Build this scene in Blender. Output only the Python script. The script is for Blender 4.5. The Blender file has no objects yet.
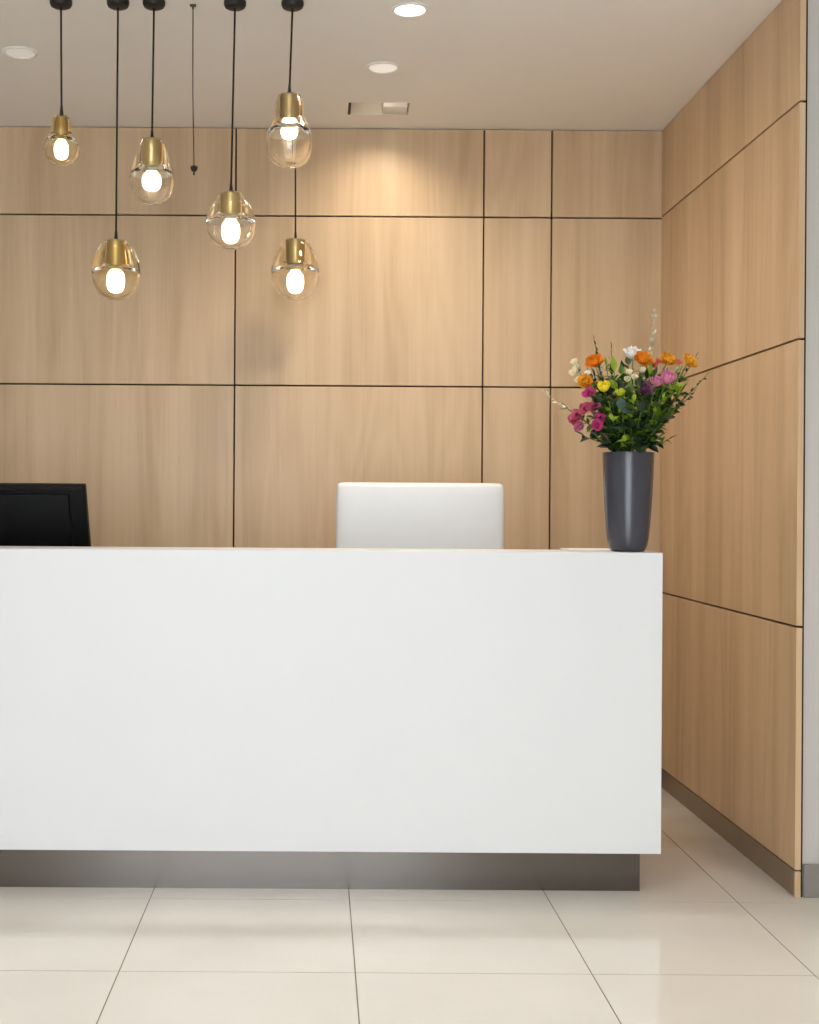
import bpy, bmesh, math, random
from mathutils import Vector, Matrix, Euler, noise as mnoise

scene = bpy.context.scene
COL = scene.collection
PI = math.pi
R = math.radians

# ------------------------------------------------------------------ camera model
FOC, EYE, VX, VY, ROLL = 1310.0, 1.2, 318.0, 505.0, 0.0065
CR, SR = math.cos(ROLL), math.sin(ROLL)


def at(px, py, Y):
    """World point at distance Y (metres from the viewer) seen at photo position px, py."""
    dx, dy = px - VX, py - VY
    x = dx * CR + dy * SR
    y = -dx * SR + dy * CR
    return Vector((x * Y / FOC, Y, EYE - y * Y / FOC))


cam_data = bpy.data.cameras.new('camera')
cam = bpy.data.objects.new('camera', cam_data)
COL.objects.link(cam)
cam.matrix_world = (Matrix.Translation((0, 0, EYE)) @ Matrix.Rotation(PI / 2, 4, 'X')
                    @ Matrix.Rotation(ROLL, 4, 'Z'))
cam_data.sensor_fit = 'VERTICAL'
cam_data.sensor_height = 36.0
cam_data.lens = FOC / 1024 * 36.0
cam_data.shift_x = (409.5 - VX) / 1024
cam_data.shift_y = -(512 - VY) / 1024
cam_data.clip_start = 0.05
scene.camera = cam

# ------------------------------------------------------------------ room measures
YB = 5.659            # back wall
ZC = 2.829            # ceiling
XR = 1.476            # right wall
YF = 4.036            # front end of the right wall
XL = -3.3             # left wall (unseen)
Y0 = -2.2             # glazed front of the lobby (unseen)
XP = 3.1              # the grey wall runs on to here
DY = 4.034            # desk front
DX = 1.063            # desk right end
DT = 1.0595           # desk top
DB = 0.132            # underside of the desk front


# ------------------------------------------------------------------ materials
def new_mat(name):
    m = bpy.data.materials.new(name)
    m.use_nodes = True
    nt = m.node_tree
    b = nt.nodes['Principled BSDF']
    return m, nt, b


def simple(name, col, rough=0.5, metal=0.0, spec=0.5, var=0.0, vscale=8.0, bump=0.0, bscale=60.0,
           coat=0.0, sheen=0.0, sss=0.0, stretch=(1, 1, 1)):
    m, nt, b = new_mat(name)
    b.inputs['Roughness'].default_value = rough
    b.inputs['Metallic'].default_value = metal
    b.inputs['Specular IOR Level'].default_value = spec
    b.inputs['Coat Weight'].default_value = coat
    b.inputs['Sheen Weight'].default_value = sheen
    tc = nt.nodes.new('ShaderNodeTexCoord')
    mp = nt.nodes.new('ShaderNodeMapping')
    mp.inputs['Scale'].default_value = stretch
    nt.links.new(tc.outputs['Object'], mp.inputs['Vector'])
    nz = nt.nodes.new('ShaderNodeTexNoise')
    nz.inputs['Scale'].default_value = vscale
    nz.inputs['Detail'].default_value = 4
    nt.links.new(mp.outputs['Vector'], nz.inputs['Vector'])
    cr = nt.nodes.new('ShaderNodeValToRGB')
    lo = [max(0, c * (1 - var)) for c in col]
    hi = [min(1, c * (1 + var)) for c in col]
    cr.color_ramp.elements[0].position = 0.3
    cr.color_ramp.elements[1].position = 0.7
    cr.color_ramp.elements[0].color = (*lo, 1)
    cr.color_ramp.elements[1].color = (*hi, 1)
    nt.links.new(nz.outputs['Fac'], cr.inputs['Fac'])
    nt.links.new(cr.outputs['Color'], b.inputs['Base Color'])
    if bump > 0:
        n2 = nt.nodes.new('ShaderNodeTexNoise')
        n2.inputs['Scale'].default_value = bscale
        n2.inputs['Detail'].default_value = 3
        nt.links.new(mp.outputs['Vector'], n2.inputs['Vector'])
        bp = nt.nodes.new('ShaderNodeBump')
        bp.inputs['Strength'].default_value = bump
        bp.inputs['Distance'].default_value = 0.002
        nt.links.new(n2.outputs['Fac'], bp.inputs['Height'])
        nt.links.new(bp.outputs['Normal'], b.inputs['Normal'])
    return m


def emit(name, col, strength):
    m, nt, b = new_mat(name)
    b.inputs['Base Color'].default_value = (0.9, 0.9, 0.88, 1)
    b.inputs['Emission Color'].default_value = (*col, 1)
    b.inputs['Emission Strength'].default_value = strength
    return m


def wood(name, dark, mid, light):
    """Light oak laminate, grain running up the panel."""
    m, nt, b = new_mat(name)
    N, L = nt.nodes, nt.links
    tc = N.new('ShaderNodeTexCoord')
    oi = N.new('ShaderNodeObjectInfo')
    off = N.new('ShaderNodeCombineXYZ')
    mul = N.new('ShaderNodeMath'); mul.operation = 'MULTIPLY'; mul.inputs[1].default_value = 37.0
    L.new(oi.outputs['Random'], mul.inputs[0])
    for k in range(3):
        L.new(mul.outputs[0], off.inputs[k])
    add = N.new('ShaderNodeVectorMath'); add.operation = 'ADD'
    L.new(tc.outputs['Object'], add.inputs[0]); L.new(off.outputs[0], add.inputs[1])

    def nz(scale, detail, rough, dist):
        mp = N.new('ShaderNodeMapping'); mp.inputs['Scale'].default_value = scale
        L.new(add.outputs[0], mp.inputs['Vector'])
        n = N.new('ShaderNodeTexNoise'); n.inputs['Scale'].default_value = 1.0
        n.inputs['Detail'].default_value = detail; n.inputs['Roughness'].default_value = rough
        n.inputs['Distortion'].default_value = dist
        L.new(mp.outputs['Vector'], n.inputs['Vector'])
        return n
    # broad boards / bands
    band = nz((6.5, 6.5, 0.14), 3, 0.5, 0.15)
    # cathedral figure
    fig = nz((4.6, 4.6, 0.50), 2, 0.35, 0.25)
    sine = N.new('ShaderNodeMath'); sine.operation = 'MULTIPLY'; sine.inputs[1].default_value = 58.0
    L.new(fig.outputs['Fac'], sine.inputs[0])
    sn = N.new('ShaderNodeMath'); sn.operation = 'SINE'
    L.new(sine.outputs[0], sn.inputs[0])
    # fine pores
    pore = nz((150.0, 150.0, 3.0), 3, 0.6, 0.0)
    fib = nz((38.0, 38.0, 0.9), 4, 0.6, 0.1)

    def madd(a, k, bsock=None, c=0.0):
        x = N.new('ShaderNodeMath'); x.operation = 'MULTIPLY_ADD'
        L.new(a, x.inputs[0]); x.inputs[1].default_value = k
        if bsock is None:
            x.inputs[2].default_value = c
        else:
            L.new(bsock, x.inputs[2])
        return x.outputs[0]
    v = madd(band.outputs['Fac'], 0.75, None, 0.0)
    v = madd(sn.outputs[0], 0.032, v)
    v = madd(fib.outputs['Fac'], 0.20, v)
    v = madd(pore.outputs['Fac'], 0.17, v, 0.0)
    v = madd(v, 1.0, None, 0.055)
    cr = N.new('ShaderNodeValToRGB')
    e = cr.color_ramp.elements
    e[0].position = 0.42; e[0].color = (*dark, 1)
    e[1].position = 0.84; e[1].color = (*light, 1)
    em = e.new(0.63); em.color = (*mid, 1)
    L.new(v, cr.inputs['Fac'])
    L.new(cr.outputs['Color'], b.inputs['Base Color'])
    b.inputs['Roughness'].default_value = 0.42
    b.inputs['Specular IOR Level'].default_value = 0.45
    bp = N.new('ShaderNodeBump'); bp.inputs['Strength'].default_value = 0.06
    bp.inputs['Distance'].default_value = 0.001
    L.new(fib.outputs['Fac'], bp.inputs['Height'])
    L.new(bp.outputs['Normal'], b.inputs['Normal'])
    return m


def glass_mat(name, tint_top, tint_bottom, z0, z1):
    """Blown glass whose tint changes from the neck (amber) to the bowl (nearly clear)."""
    m, nt, b = new_mat(name)
    N, L = nt.nodes, nt.links
    tc = N.new('ShaderNodeTexCoord')
    sp = N.new('ShaderNodeSeparateXYZ')
    L.new(tc.outputs['Object'], sp.inputs[0])
    mr = N.new('ShaderNodeMapRange')
    mr.inputs['From Min'].default_value = z0
    mr.inputs['From Max'].default_value = z1
    L.new(sp.outputs['Z'], mr.inputs['Value'])
    cr = N.new('ShaderNodeValToRGB')
    cr.color_ramp.elements[0].color = (*tint_bottom, 1)
    cr.color_ramp.elements[1].color = (*tint_top, 1)
    L.new(mr.outputs[0], cr.inputs['Fac'])
    L.new(cr.outputs['Color'], b.inputs['Base Color'])
    b.inputs['Transmission Weight'].default_value = 1.0
    b.inputs['Roughness'].default_value = 0.0
    b.inputs['IOR'].default_value = 1.45
    return m


M = {}
M['wood_back'] = wood('oak_laminate_back', (0.47, 0.325, 0.190), (0.585, 0.425, 0.265), (0.66, 0.50, 0.33))
M['wood_side'] = wood('oak_laminate_side', (0.48, 0.315, 0.175), (0.60, 0.415, 0.245), (0.68, 0.50, 0.315))
M['joint'] = simple('dark_joint', (0.035, 0.022, 0.014), 0.7, spec=0.2)
M['paint_ceiling'] = simple('ceiling_paint', (0.845, 0.825, 0.795), 0.9, spec=0.2, var=0.012, vscale=3)
M['paint_grey'] = simple('grey_wall_paint', (0.52, 0.495, 0.465), 0.8, spec=0.25, var=0.012, vscale=4)
M['grey_base'] = simple('grey_skirting', (0.24, 0.225, 0.20), 0.5, spec=0.4, var=0.03)
M['bronze'] = simple('bronze_skirting', (0.27, 0.20, 0.135), 0.42, metal=0.35, var=0.05, vscale=5)
M['tile'] = None
M['grout'] = simple('grout', (0.20, 0.165, 0.12), 0.9, spec=0.1)
M['desk_white'] = simple('white_solid_surface', (0.725, 0.74, 0.755), 0.42, spec=0.4, var=0.008, vscale=2)
M['kick_metal'] = simple('brushed_steel', (0.15, 0.134, 0.12), 0.22, metal=0.95, var=0.03, vscale=2)
M['black_metal'] = simple('black_metal', (0.012, 0.011, 0.010), 0.5, spec=0.4)
M['cord'] = simple('black_cord', (0.015, 0.013, 0.012), 0.7, spec=0.3, bump=0.3, bscale=300)
M['wire'] = simple('dark_steel_wire', (0.10, 0.085, 0.07), 0.5, metal=0.5)
M['brass'] = simple('satin_brass', (0.55, 0.445, 0.25), 0.45, metal=1.0, var=0.05, vscale=20)
M['bulb'] = emit('frosted_bulb_glow', (1.0, 0.87, 0.64), 4.5)
M['trim_white'] = simple('white_trim', (0.82, 0.81, 0.78), 0.5)
M['glow_disc'] = emit('softly_glowing_diffuser', (1.0, 0.96, 0.90), 0.34)  # weak emission added to whiten a downlight that looks unlit
M['faint_disc'] = emit('faintly_glowing_diffuser', (1.0, 0.96, 0.90), 0.16)  # fainter added emission for the unlit-looking downlight on the left
M['lit_disc'] = emit('lit_diffuser', (1.0, 0.97, 0.90), 8.0)
M['dim_disc'] = simple('unlit_diffuser', (0.88, 0.87, 0.84), 0.35)
M['recess_dark'] = simple('recess_black', (0.02, 0.018, 0.016), 0.6)
M['recess_beige'] = simple('recess_plaster', (0.72, 0.64, 0.53), 0.8)
M['plastic_black'] = simple('black_plastic', (0.003, 0.003, 0.0033), 0.5, spec=0.12, bump=0.05, bscale=900)
M['plastic_gloss'] = simple('glossy_black_plastic', (0.006, 0.006, 0.007), 0.25, spec=0.3)
M['leather_white'] = simple('white_leatherette', (0.755, 0.775, 0.79), 0.38, spec=0.4, var=0.01, bump=0.05, bscale=700)
M['chrome'] = simple('chrome', (0.75, 0.75, 0.76), 0.15, metal=1.0)
M['vase'] = simple('charcoal_glazed_ceramic', (0.045, 0.046, 0.060), 0.24, spec=0.55, var=0.08, vscale=30, bump=0.08, bscale=120,
                   stretch=(1, 1, 0.3))
M['paper'] = simple('white_paper', (0.88, 0.87, 0.85), 0.8, spec=0.2)
M['amber_glass'] = None


def tile_mat():
    m, nt, b = new_mat('cream_porcelain_tile')
    N, L = nt.nodes, nt.links
    tc = N.new('ShaderNodeTexCoord')
    n1 = N.new('ShaderNodeTexNoise'); n1.inputs['Scale'].default_value = 2.2; n1.inputs['Detail'].default_value = 5
    n2 = N.new('ShaderNodeTexNoise'); n2.inputs['Scale'].default_value = 160; n2.inputs['Detail'].default_value = 2
    L.new(tc.outputs['Object'], n1.inputs['Vector']); L.new(tc.outputs['Object'], n2.inputs['Vector'])
    mx = N.new('ShaderNodeMath'); mx.operation = 'MULTIPLY_ADD'; mx.inputs[1].default_value = 0.35
    L.new(n2.outputs['Fac'], mx.inputs[0]); L.new(n1.outputs['Fac'], mx.inputs[2])
    cr = N.new('ShaderNodeValToRGB')
    cr.color_ramp.elements[0].position = 0.45; cr.color_ramp.elements[0].color = (0.665, 0.62, 0.55, 1)
    cr.color_ramp.elements[1].position = 0.95; cr.color_ramp.elements[1].color = (0.74, 0.70, 0.635, 1)
    L.new(mx.outputs[0], cr.inputs['Fac'])
    L.new(cr.outputs['Color'], b.inputs['Base Color'])
    b.inputs['Roughness'].default_value = 0.10
    b.inputs['Specular IOR Level'].default_value = 0.5
    return m


M['tile'] = tile_mat()

# ------------------------------------------------------------------ mesh helpers


def link(name, bm, mats, parent=None, smooth=False, loc=None):
    bmesh.ops.remove_doubles(bm, verts=bm.verts, dist=1e-6)
    bmesh.ops.recalc_face_normals(bm, faces=bm.faces)
    me = bpy.data.meshes.new(name)
    bm.to_mesh(me)
    bm.free()
    if not isinstance(mats, (list, tuple)):
        mats = [mats]
    for m in mats:
        me.materials.append(m)
    if smooth:
        for p in me.polygons:
            p.use_smooth = True
    o = bpy.data.objects.new(name, me)
    COL.objects.link(o)
    if loc is not None:
        o.location = loc
    if parent is not None:
        o.parent = parent
    return o


def auto_smooth(o, deg=40):
    me = o.data
    for p in me.polygons:
        p.use_smooth = True
    me.set_sharp_from_angle(angle=R(deg))
    return o


def box(bm, lo, hi, bevel=0.0, seg=2):
    lo, hi = Vector(lo), Vector(hi)
    r = bmesh.ops.create_cube(bm, size=1.0)
    vs = r['verts']
    for v in vs:
        v.co = Vector(((lo.x + hi.x) / 2 + v.co.x * (hi.x - lo.x),
                       (lo.y + hi.y) / 2 + v.co.y * (hi.y - lo.y),
                       (lo.z + hi.z) / 2 + v.co.z * (hi.z - lo.z)))
    if bevel > 0:
        es = list({e for v in vs for e in v.link_edges})
        bmesh.ops.bevel(bm, geom=es, offset=bevel, segments=seg, affect='EDGES', profile=0.5)


def lathe(bm, prof, n=40, wob=0.0, seed=0, z0=0.0, facets=0):
    """prof: list of (radius, z); closes where the radius is 0."""
    rings = []
    for (r, z) in prof:
        if r < 1e-6:
            rings.append([bm.verts.new((0, 0, z - z0))])
        else:
            ring = []
            for k in range(n):
                a = 2 * PI * k / n
                w = 1.0
                if wob:
                    w += wob * (math.sin(2 * a + seed) * 0.6 + math.sin(3 * a + seed * 2.1 + z * 25) * 0.5)
                ring.append(bm.verts.new((r * w * math.cos(a), r * w * math.sin(a), z - z0)))
            rings.append(ring)
    for a, b in zip(rings, rings[1:]):
        if len(a) == 1 and len(b) == 1:
            continue
        if len(a) == 1:
            for k in range(len(b)):
                bm.faces.new((a[0], b[k], b[(k + 1) % len(b)]))
        elif len(b) == 1:
            for k in range(len(a)):
                bm.faces.new((a[k], b[0], a[(k + 1) % len(a)]))
        else:
            for k in range(n):
                bm.faces.new((a[k], b[k], b[(k + 1) % n], a[(k + 1) % n]))


def tube(bm, pts, rad, n=8, cap=True):
    """Tube along a polyline; rad is a number or one radius per point."""
    pts = [Vector(p) for p in pts]
    if not isinstance(rad, (list, tuple)):
        rad = [rad] * len(pts)
    up = Vector((0.123, 0.987, 0.1)).normalized()
    rings = []
    for i, p in enumerate(pts):
        d = (pts[min(i + 1, len(pts) - 1)] - pts[max(i - 1, 0)]).normalized()
        s = d.cross(up)
        if s.length < 1e-3:
            s = d.cross(Vector((1, 0, 0)))
        s.normalize()
        t = s.cross(d).normalized()
        rings.append([bm.verts.new(p + (s * math.cos(2 * PI * k / n) + t * math.sin(2 * PI * k / n)) * rad[i]) for k in range(n)])
    for a, b in zip(rings, rings[1:]):
        for k in range(n):
            bm.faces.new((a[k], a[(k + 1) % n], b[(k + 1) % n], b[k]))
    if cap:
        bm.faces.new(rings[0][::-1])
        bm.faces.new(rings[-1])


def bez(p0, p1, p2, p3, n=12):
    out = []
    for i in range(n + 1):
        t = i / n
        out.append(p0 * (1 - t) ** 3 + p1 * 3 * t * (1 - t) ** 2 + p2 * 3 * t * t * (1 - t) + p3 * t ** 3)
    return out


def tag(o, label=None, cat=None, group=None, kind=None):
    if label:
        o['label'] = label
    if cat:
        o['category'] = cat
    if group:
        o['group'] = group
    if kind:
        o['kind'] = kind
    return o


def empty(name, loc=(0, 0, 0), rz=0.0):
    o = bpy.data.objects.new(name, None)
    o.empty_display_size = 0.05
    COL.objects.link(o)
    o.location = loc
    o.rotation_euler = (0, 0, rz)
    return o


def structure(o, label, cat):
    return tag(o, label, cat, kind='structure')


# ================================================================== THE SETTING
# ---- floor: cream tiles, real joints
bm = bmesh.new()
xs = [-3.3, -2.98, -2.36, -1.74, -1.122, -0.502, 0.1185, 0.724, 1.293, 1.913, 2.533, 3.1]
xs[4:9] = [-1.122, -0.503, 0.1035, 0.7115, 1.284]
ystep = 0.62
ys = sorted({round(3.363 + ystep * k, 4) for k in range(-9, 5)})
ys = [Y0] + [y for y in ys if Y0 + 0.1 < y < YB - 0.05] + [YB + 0.019]
g = 0.0016
for i in range(len(xs) - 1):
    for j in range(len(ys) - 1):
        box(bm, (xs[i] + g, ys[j] + g, -0.012), (xs[i + 1] - g, ys[j + 1] - g, 0.0))
nt_faces = len(bm.faces)
r = bmesh.ops.create_cube(bm, size=1.0)
for v in r['verts']:
    v.co = Vector(((XL + XP) / 2 + v.co.x * (XP - XL), (Y0 + YB + 0.12) / 2 + v.co.y * (YB + 0.12 - Y0), -0.0258 + v.co.z * 0.05))
bm.faces.ensure_lookup_table()
for f in bm.faces[nt_faces:]:
    f.material_index = 1
floor = link('floor', bm, [M['tile'], M['grout']])
structure(floor, 'cream polished porcelain tile floor in front of the white desk', 'floor')

# ---- ceiling with one rectangular cut-out for the recessed fitting
rc0, rc1 = at(349, 111.5, 5.0), at(409, 101, 5.0)
RX0, RX1 = 0.112, 0.365          # recess in metres
RY0, RY1 = 5.29, 5.47
bm = bmesh.new()
cx = [XL, RX0, RX1, XP]
cy = [Y0, RY0, RY1, YB + 0.1]
for i in range(3):
    for j in range(3):
        if i == 1 and j == 1:
            continue
        box(bm, (cx[i], cy[j], ZC), (cx[i + 1], cy[j + 1], ZC + 0.03))
ceiling = link('ceiling', bm, M['paint_ceiling'])
structure(ceiling, 'plain off-white painted ceiling above the reception', 'ceiling')

# ---- back wall with oak panels
BBH = 0.082
ZJ = [0.0, 0.8337, 1.7150, 2.4475, ZC]
BX = [XL, -2.508, -1.436, -0.364, 0.708, 1.0013, XR]
bm = bmesh.new()
box(bm, (XL, YB + 0.02, 0), (XR + 0.2, YB + 0.12, ZC))
wall_back = link('wall_back', bm, M['joint'])
structure(wall_back, 'back wall clad in light oak panels with dark joints', 'wall')
gap = 0.0034


def panel(w, h, th, mat, parent, loc, rz):
    bm = bmesh.new()
    box(bm, (gap, 0, gap), (w - gap, th, h - gap), 0.0012, 1)
    o = link('wood_panel', bm, mat, parent)
    o.location = loc
    o.rotation_euler = (0, 0, rz)
    return o


for i in range(len(BX) - 1):
    for j in range(4):
        panel(BX[i + 1] - BX[i] + (gap + 0.004 if i == len(BX) - 2 else 0), ZJ[j + 1] - max(ZJ[j], BBH), 0.02, M['wood_back'], wall_back, (BX[i], YB, max(ZJ[j], BBH)), 0)

bm = bmesh.new()
box(bm, (XL, YB + 0.002, 0.0), (XR + 0.001, YB + 0.018, BBH - 0.002), 0.001, 1)
structure(link('baseboard_back', bm, M['bronze']), 'brown metal skirting along the foot of the oak back wall', 'baseboard')

# ---- right wall: panels run towards the viewer, thin end strip facing the room
bm = bmesh.new()
box(bm, (XR + 0.0195, YF + 0.004, 0.0), (XR + 0.025, YB + 0.02, ZC))
wall_right = link('wall_right', bm, M['joint'])
structure(wall_right, 'right side wall clad in tall light oak panels', 'wall')
zr = [BBH, 0.8337, 1.7214, 2.4536, ZC]
for j in range(4):
    # local +x runs along world -y, panel thickness goes into +x of the world
    bm = bmesh.new()
    L_ = YB - YF
    box(bm, (0.0006, 0, gap), (L_, 0.019, zr[j + 1] - zr[j] - gap), 0.0010, 1)
    o = link('wood_panel', bm, M['wood_side'], wall_right)
    o.location = (XR, YB, zr[j])
    o.rotation_euler = (0, 0, -PI / 2)
bm = bmesh.new()
box(bm, (XR + 0.002, YF + 0.012, 0.0), (XR + 0.018, YB, BBH - 0.002), 0.001, 1)
baseboard = link('baseboard_right', bm, M['bronze'])
structure(baseboard, 'brown metal skirting along the foot of the oak side wall', 'baseboard')
bm = bmesh.new()
box(bm, (XR + 0.001, YF + 0.0, 0.0), (XR + 0.019, YF + 0.0115, BBH - 0.002), 0.001, 1)
t1 = link('trim_1', bm, M['wood_side'])
structure(t1, 'small oak end block closing the brown skirting', 'trim')

# ---- grey wall right of the panels
GX = XR + 0.0255
bm = bmesh.new()
box(bm, (GX, YF + 0.01, 0), (XP, YF + 0.16, ZC))
wall_front = link('wall_front', bm, M['paint_grey'])
structure(wall_front, 'plain grey painted wall at the right edge', 'wall')
bm = bmesh.new()
box(bm, (GX + 0.002, YF - 0.002, 0), (XP, YF + 0.0095, 0.102), 0.0015, 1)
bbf = link('baseboard_front', bm, M['grey_base'])
structure(bbf, 'dark grey skirting at the foot of the grey wall', 'baseboard')
# ---- unseen left wall
bm = bmesh.new()
box(bm, (XL - 0.1, Y0, 0), (XL, YB + 0.12, ZC))
wall_left = link('wall_left', bm, M['paint_grey'])
structure(wall_left, 'plain grey painted wall left of the reception', 'wall')
bm = bmesh.new()
box(bm, (XP, Y0, 0), (XP + 0.1, YF + 0.16, ZC))
wl = link('wall_side', bm, M['paint_grey'])
structure(wl, 'plain grey painted side wall of the lobby', 'wall')

# ---- unseen wall added behind the viewer, opening sized to shape daylight and reflections
WX0, WX1, WZ = -1.75, 0.95, 2.62
bm = bmesh.new()
box(bm, (XL - 0.1, Y0 - 0.12, 0), (WX0, Y0, ZC))
box(bm, (WX1, Y0 - 0.12, 0), (XP + 0.1, Y0, ZC))
box(bm, (WX0, Y0 - 0.12, WZ), (WX1, Y0, ZC))
wr = link('wall_unseen_front', bm, M['paint_ceiling'])
structure(wr, 'unseen white wall behind the viewer, added with an opening that shapes the daylight', 'wall')

# ================================================================== RECEPTION DESK
DL = -1.95
desk = empty('reception_desk', ((DL + DX) / 2, DY + 0.4, 0))
tag(desk, 'long plain white reception desk on a recessed steel plinth', 'desk')
off = -desk.location


def dpart(name, boxes, mat, bev=0.002):
    bm = bmesh.new()
    for lo, hi in boxes:
        box(bm, Vector(lo) + off, Vector(hi) + off, bev, 2)
    return link(name, bm, mat, desk)


dpart('front_panel', [((DL, DY, DB), (DX, DY + 0.04, DT))], M['desk_white'], 0.0015)
dpart('side_panel', [((DX - 0.04, DY + 0.0405, DB), (DX, DY + 0.78, DT - 0.0405))], M['desk_white'], 0.0015)
dpart('side_panel', [((DL, DY + 0.0405, DB), (DL + 0.04, DY + 0.78, DT - 0.0405))], M['desk_white'], 0.0015)
dpart('countertop', [((DL, DY + 0.0402, DT - 0.04), (DX, DY + 0.24, DT))], M['desk_white'], 0.0008)
dpart('worktop', [((DL + 0.0405, DY + 0.0405, 0.72), (DX - 0.0405, DY + 0.78, 0.75))], M['desk_white'], 0.002)
dpart('base_panel', [((DL + 0.0405, DY + 0.0405, DB), (DX - 0.0405, DY + 0.74, DB + 0.03))], M['desk_white'], 0.002)
dpart('plinth', [((DL + 0.05, DY + 0.06, 0.0), (DX - 0.05, DY + 0.70, DB - 0.0005))], M['kick_metal'], 0.0)

# ================================================================== MONITOR (seen from behind)
MY = DY + 0.46
mtop = at(85, 486.0, MY - 0.05)
mon = empty('computer_monitor', (at(3.5, 500, MY).x, MY, 0.75))
tag(mon, 'black computer monitor seen from behind on the white desk', 'monitor')
tilt = R(17)
mw, mh = 0.575, 0.36
mz_top = mtop.z - 0.75
# local frame of the tilted head: +y towards the user (away from the viewer)
HM = Matrix.Translation((0, -0.055, mz_top)) @ Matrix.Rotation(tilt, 4, 'X')


def mpart(name, fn, mat, bev=0.0, parent=mon, T=HM):
    bm = bmesh.new()
    fn(bm)
    bmesh.ops.transform(bm, matrix=T, verts=bm.verts)
    return auto_smooth(link(name, bm, mat, parent), 30)


def taper_box(bm, x0, x1, xb0, xb1, y0, y1, zt, zb, bev):
    """Box whose width changes from the top (x0..x1) to the bottom (xb0..xb1)."""
    vs = [bm.verts.new(p) for p in ((x0, y0, zt), (x1, y0, zt), (x1, y1, zt), (x0, y1, zt),
                                    (xb0, y0, zb), (xb1, y0, zb), (xb1, y1, zb), (xb0, y1, zb))]
    for q in ((0, 1, 2, 3), (7, 6, 5, 4), (0, 4, 5, 1), (1, 5, 6, 2), (2, 6, 7, 3), (3, 7, 4, 0)):
        bm.faces.new([vs[k] for k in q])
    if bev:
        bmesh.ops.bevel(bm, geom=list(bm.edges), offset=bev, segments=2, affect='EDGES', profile=0.5)


mpart('housing', lambda b: taper_box(b, -mw / 2, mw / 2, -mw / 2 - 0.012, mw / 2 + 0.012, 0.0, 0.035, 0.0, -mh, 0.004), M['plastic_black'])
mpart('back_shell', lambda b: taper_box(b, -mw / 2 + 0.052, mw / 2 - 0.052, -mw / 2 + 0.045, mw / 2 - 0.045, -0.022, 0.001, -0.026, -mh + 0.03, 0.007), M['plastic_black'])
mpart('screen', lambda b: box(b, (-mw / 2 + 0.012, 0.0352, -mh + 0.02), (mw / 2 - 0.012, 0.037, -0.012), 0.0005, 1), M['plastic_gloss'])
mpart('top_edge', lambda b: box(b, (-mw / 2 + 0.006, -0.0035, -0.017), (mw / 2 - 0.006, 0.001, -0.003), 0.0015, 1), M['plastic_gloss'])
mpart('stand_neck', lambda b: (tube(b, [(0, -0.055, 0.012), (0, -0.045, 0.12), (0, -0.035, 0.26)], [0.03, 0.026, 0.024], 14),
                               box(b, (-0.05, -0.075, 0.215), (0.05, 0.035, 0.295), 0.006, 2)), M['plastic_gloss'], T=Matrix.Identity(4))
mpart('stand_base', lambda b: lathe(b, [(0, 0.0), (0.12, 0.0), (0.122, 0.006), (0.11, 0.012), (0, 0.016)], 40), M['plastic_gloss'], T=Matrix.Translation((0, -0.055, 0)))

# ================================================================== OFFICE CHAIR
CYY = DY + 0.95
c_l, c_r = at(336, 515, CYY), at(502, 515, CYY)
ctop = at(419, 482.5, CYY).z
chx = (c_l.x + c_r.x) / 2
cw = c_r.x - c_l.x
chair = empty('office_chair', (chx, CYY + 0.25, 0))
tag(chair, 'white leatherette office chair standing behind the desk', 'chair')


def pillow(bm, w, d, h, n=22, p=5.0, taper=0.0, dent=0.0):
    """Upholstered slab, centred in x and y, from z=0 to z=h; fuller in the middle."""
    def P(u, v, side):
        # u, v in [-1, 1]
        e = (1 - abs(u) ** 6) * (1 - abs(v) ** 6)
        e = max(e, 0.0) ** 0.35
        x = u * w / 2 * (1 - taper * (v + 1) / 2)
        z = (v + 1) / 2 * h
        # rounded outline
        c = abs(u) ** 24 * abs(v) ** 24
        x -= math.copysign(0.008 * c, u)
        z -= math.copysign(0.006 * c, v)
        dd = d / 2 * (0.35 + 0.65 * e) * (1.0 if e > 0 else 0.35)
        if side < 0 and dent:
            dd -= dent * math.exp(-((u + 0.10) / 0.10) ** 2 - ((v - 0.46) / 0.022) ** 2)
        return Vector((x, side * dd, z))
    grid = {}
    for s in (-1, 1):
        for i in range(n + 1):
            for j in range(n + 1):
                u = math.sin((i / n * 2 - 1) * PI / 2)
                v = math.sin((j / n * 2 - 1) * PI / 2)
                grid[s, i, j] = bm.verts.new(P(u, v, s))
    for s in (-1, 1):
        for i in range(n):
            for j in range(n):
                q = [grid[s, i, j], grid[s, i + 1, j], grid[s, i + 1, j + 1], grid[s, i, j + 1]]
                bm.faces.new(q if s < 0 else q[::-1])
    rim = [(i, 0) for i in range(n)] + [(n, j) for j in range(n)] + [(i, n) for i in range(n, 0, -1)] + [(0, j) for j in range(n, 0, -1)]
    for a, b in zip(rim, rim[1:] + rim[:1]):
        bm.faces.new((grid[-1, a[0], a[1]], grid[1, a[0], a[1]], grid[1, b[0], b[1]], grid[-1, b[0], b[1]]))


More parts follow.
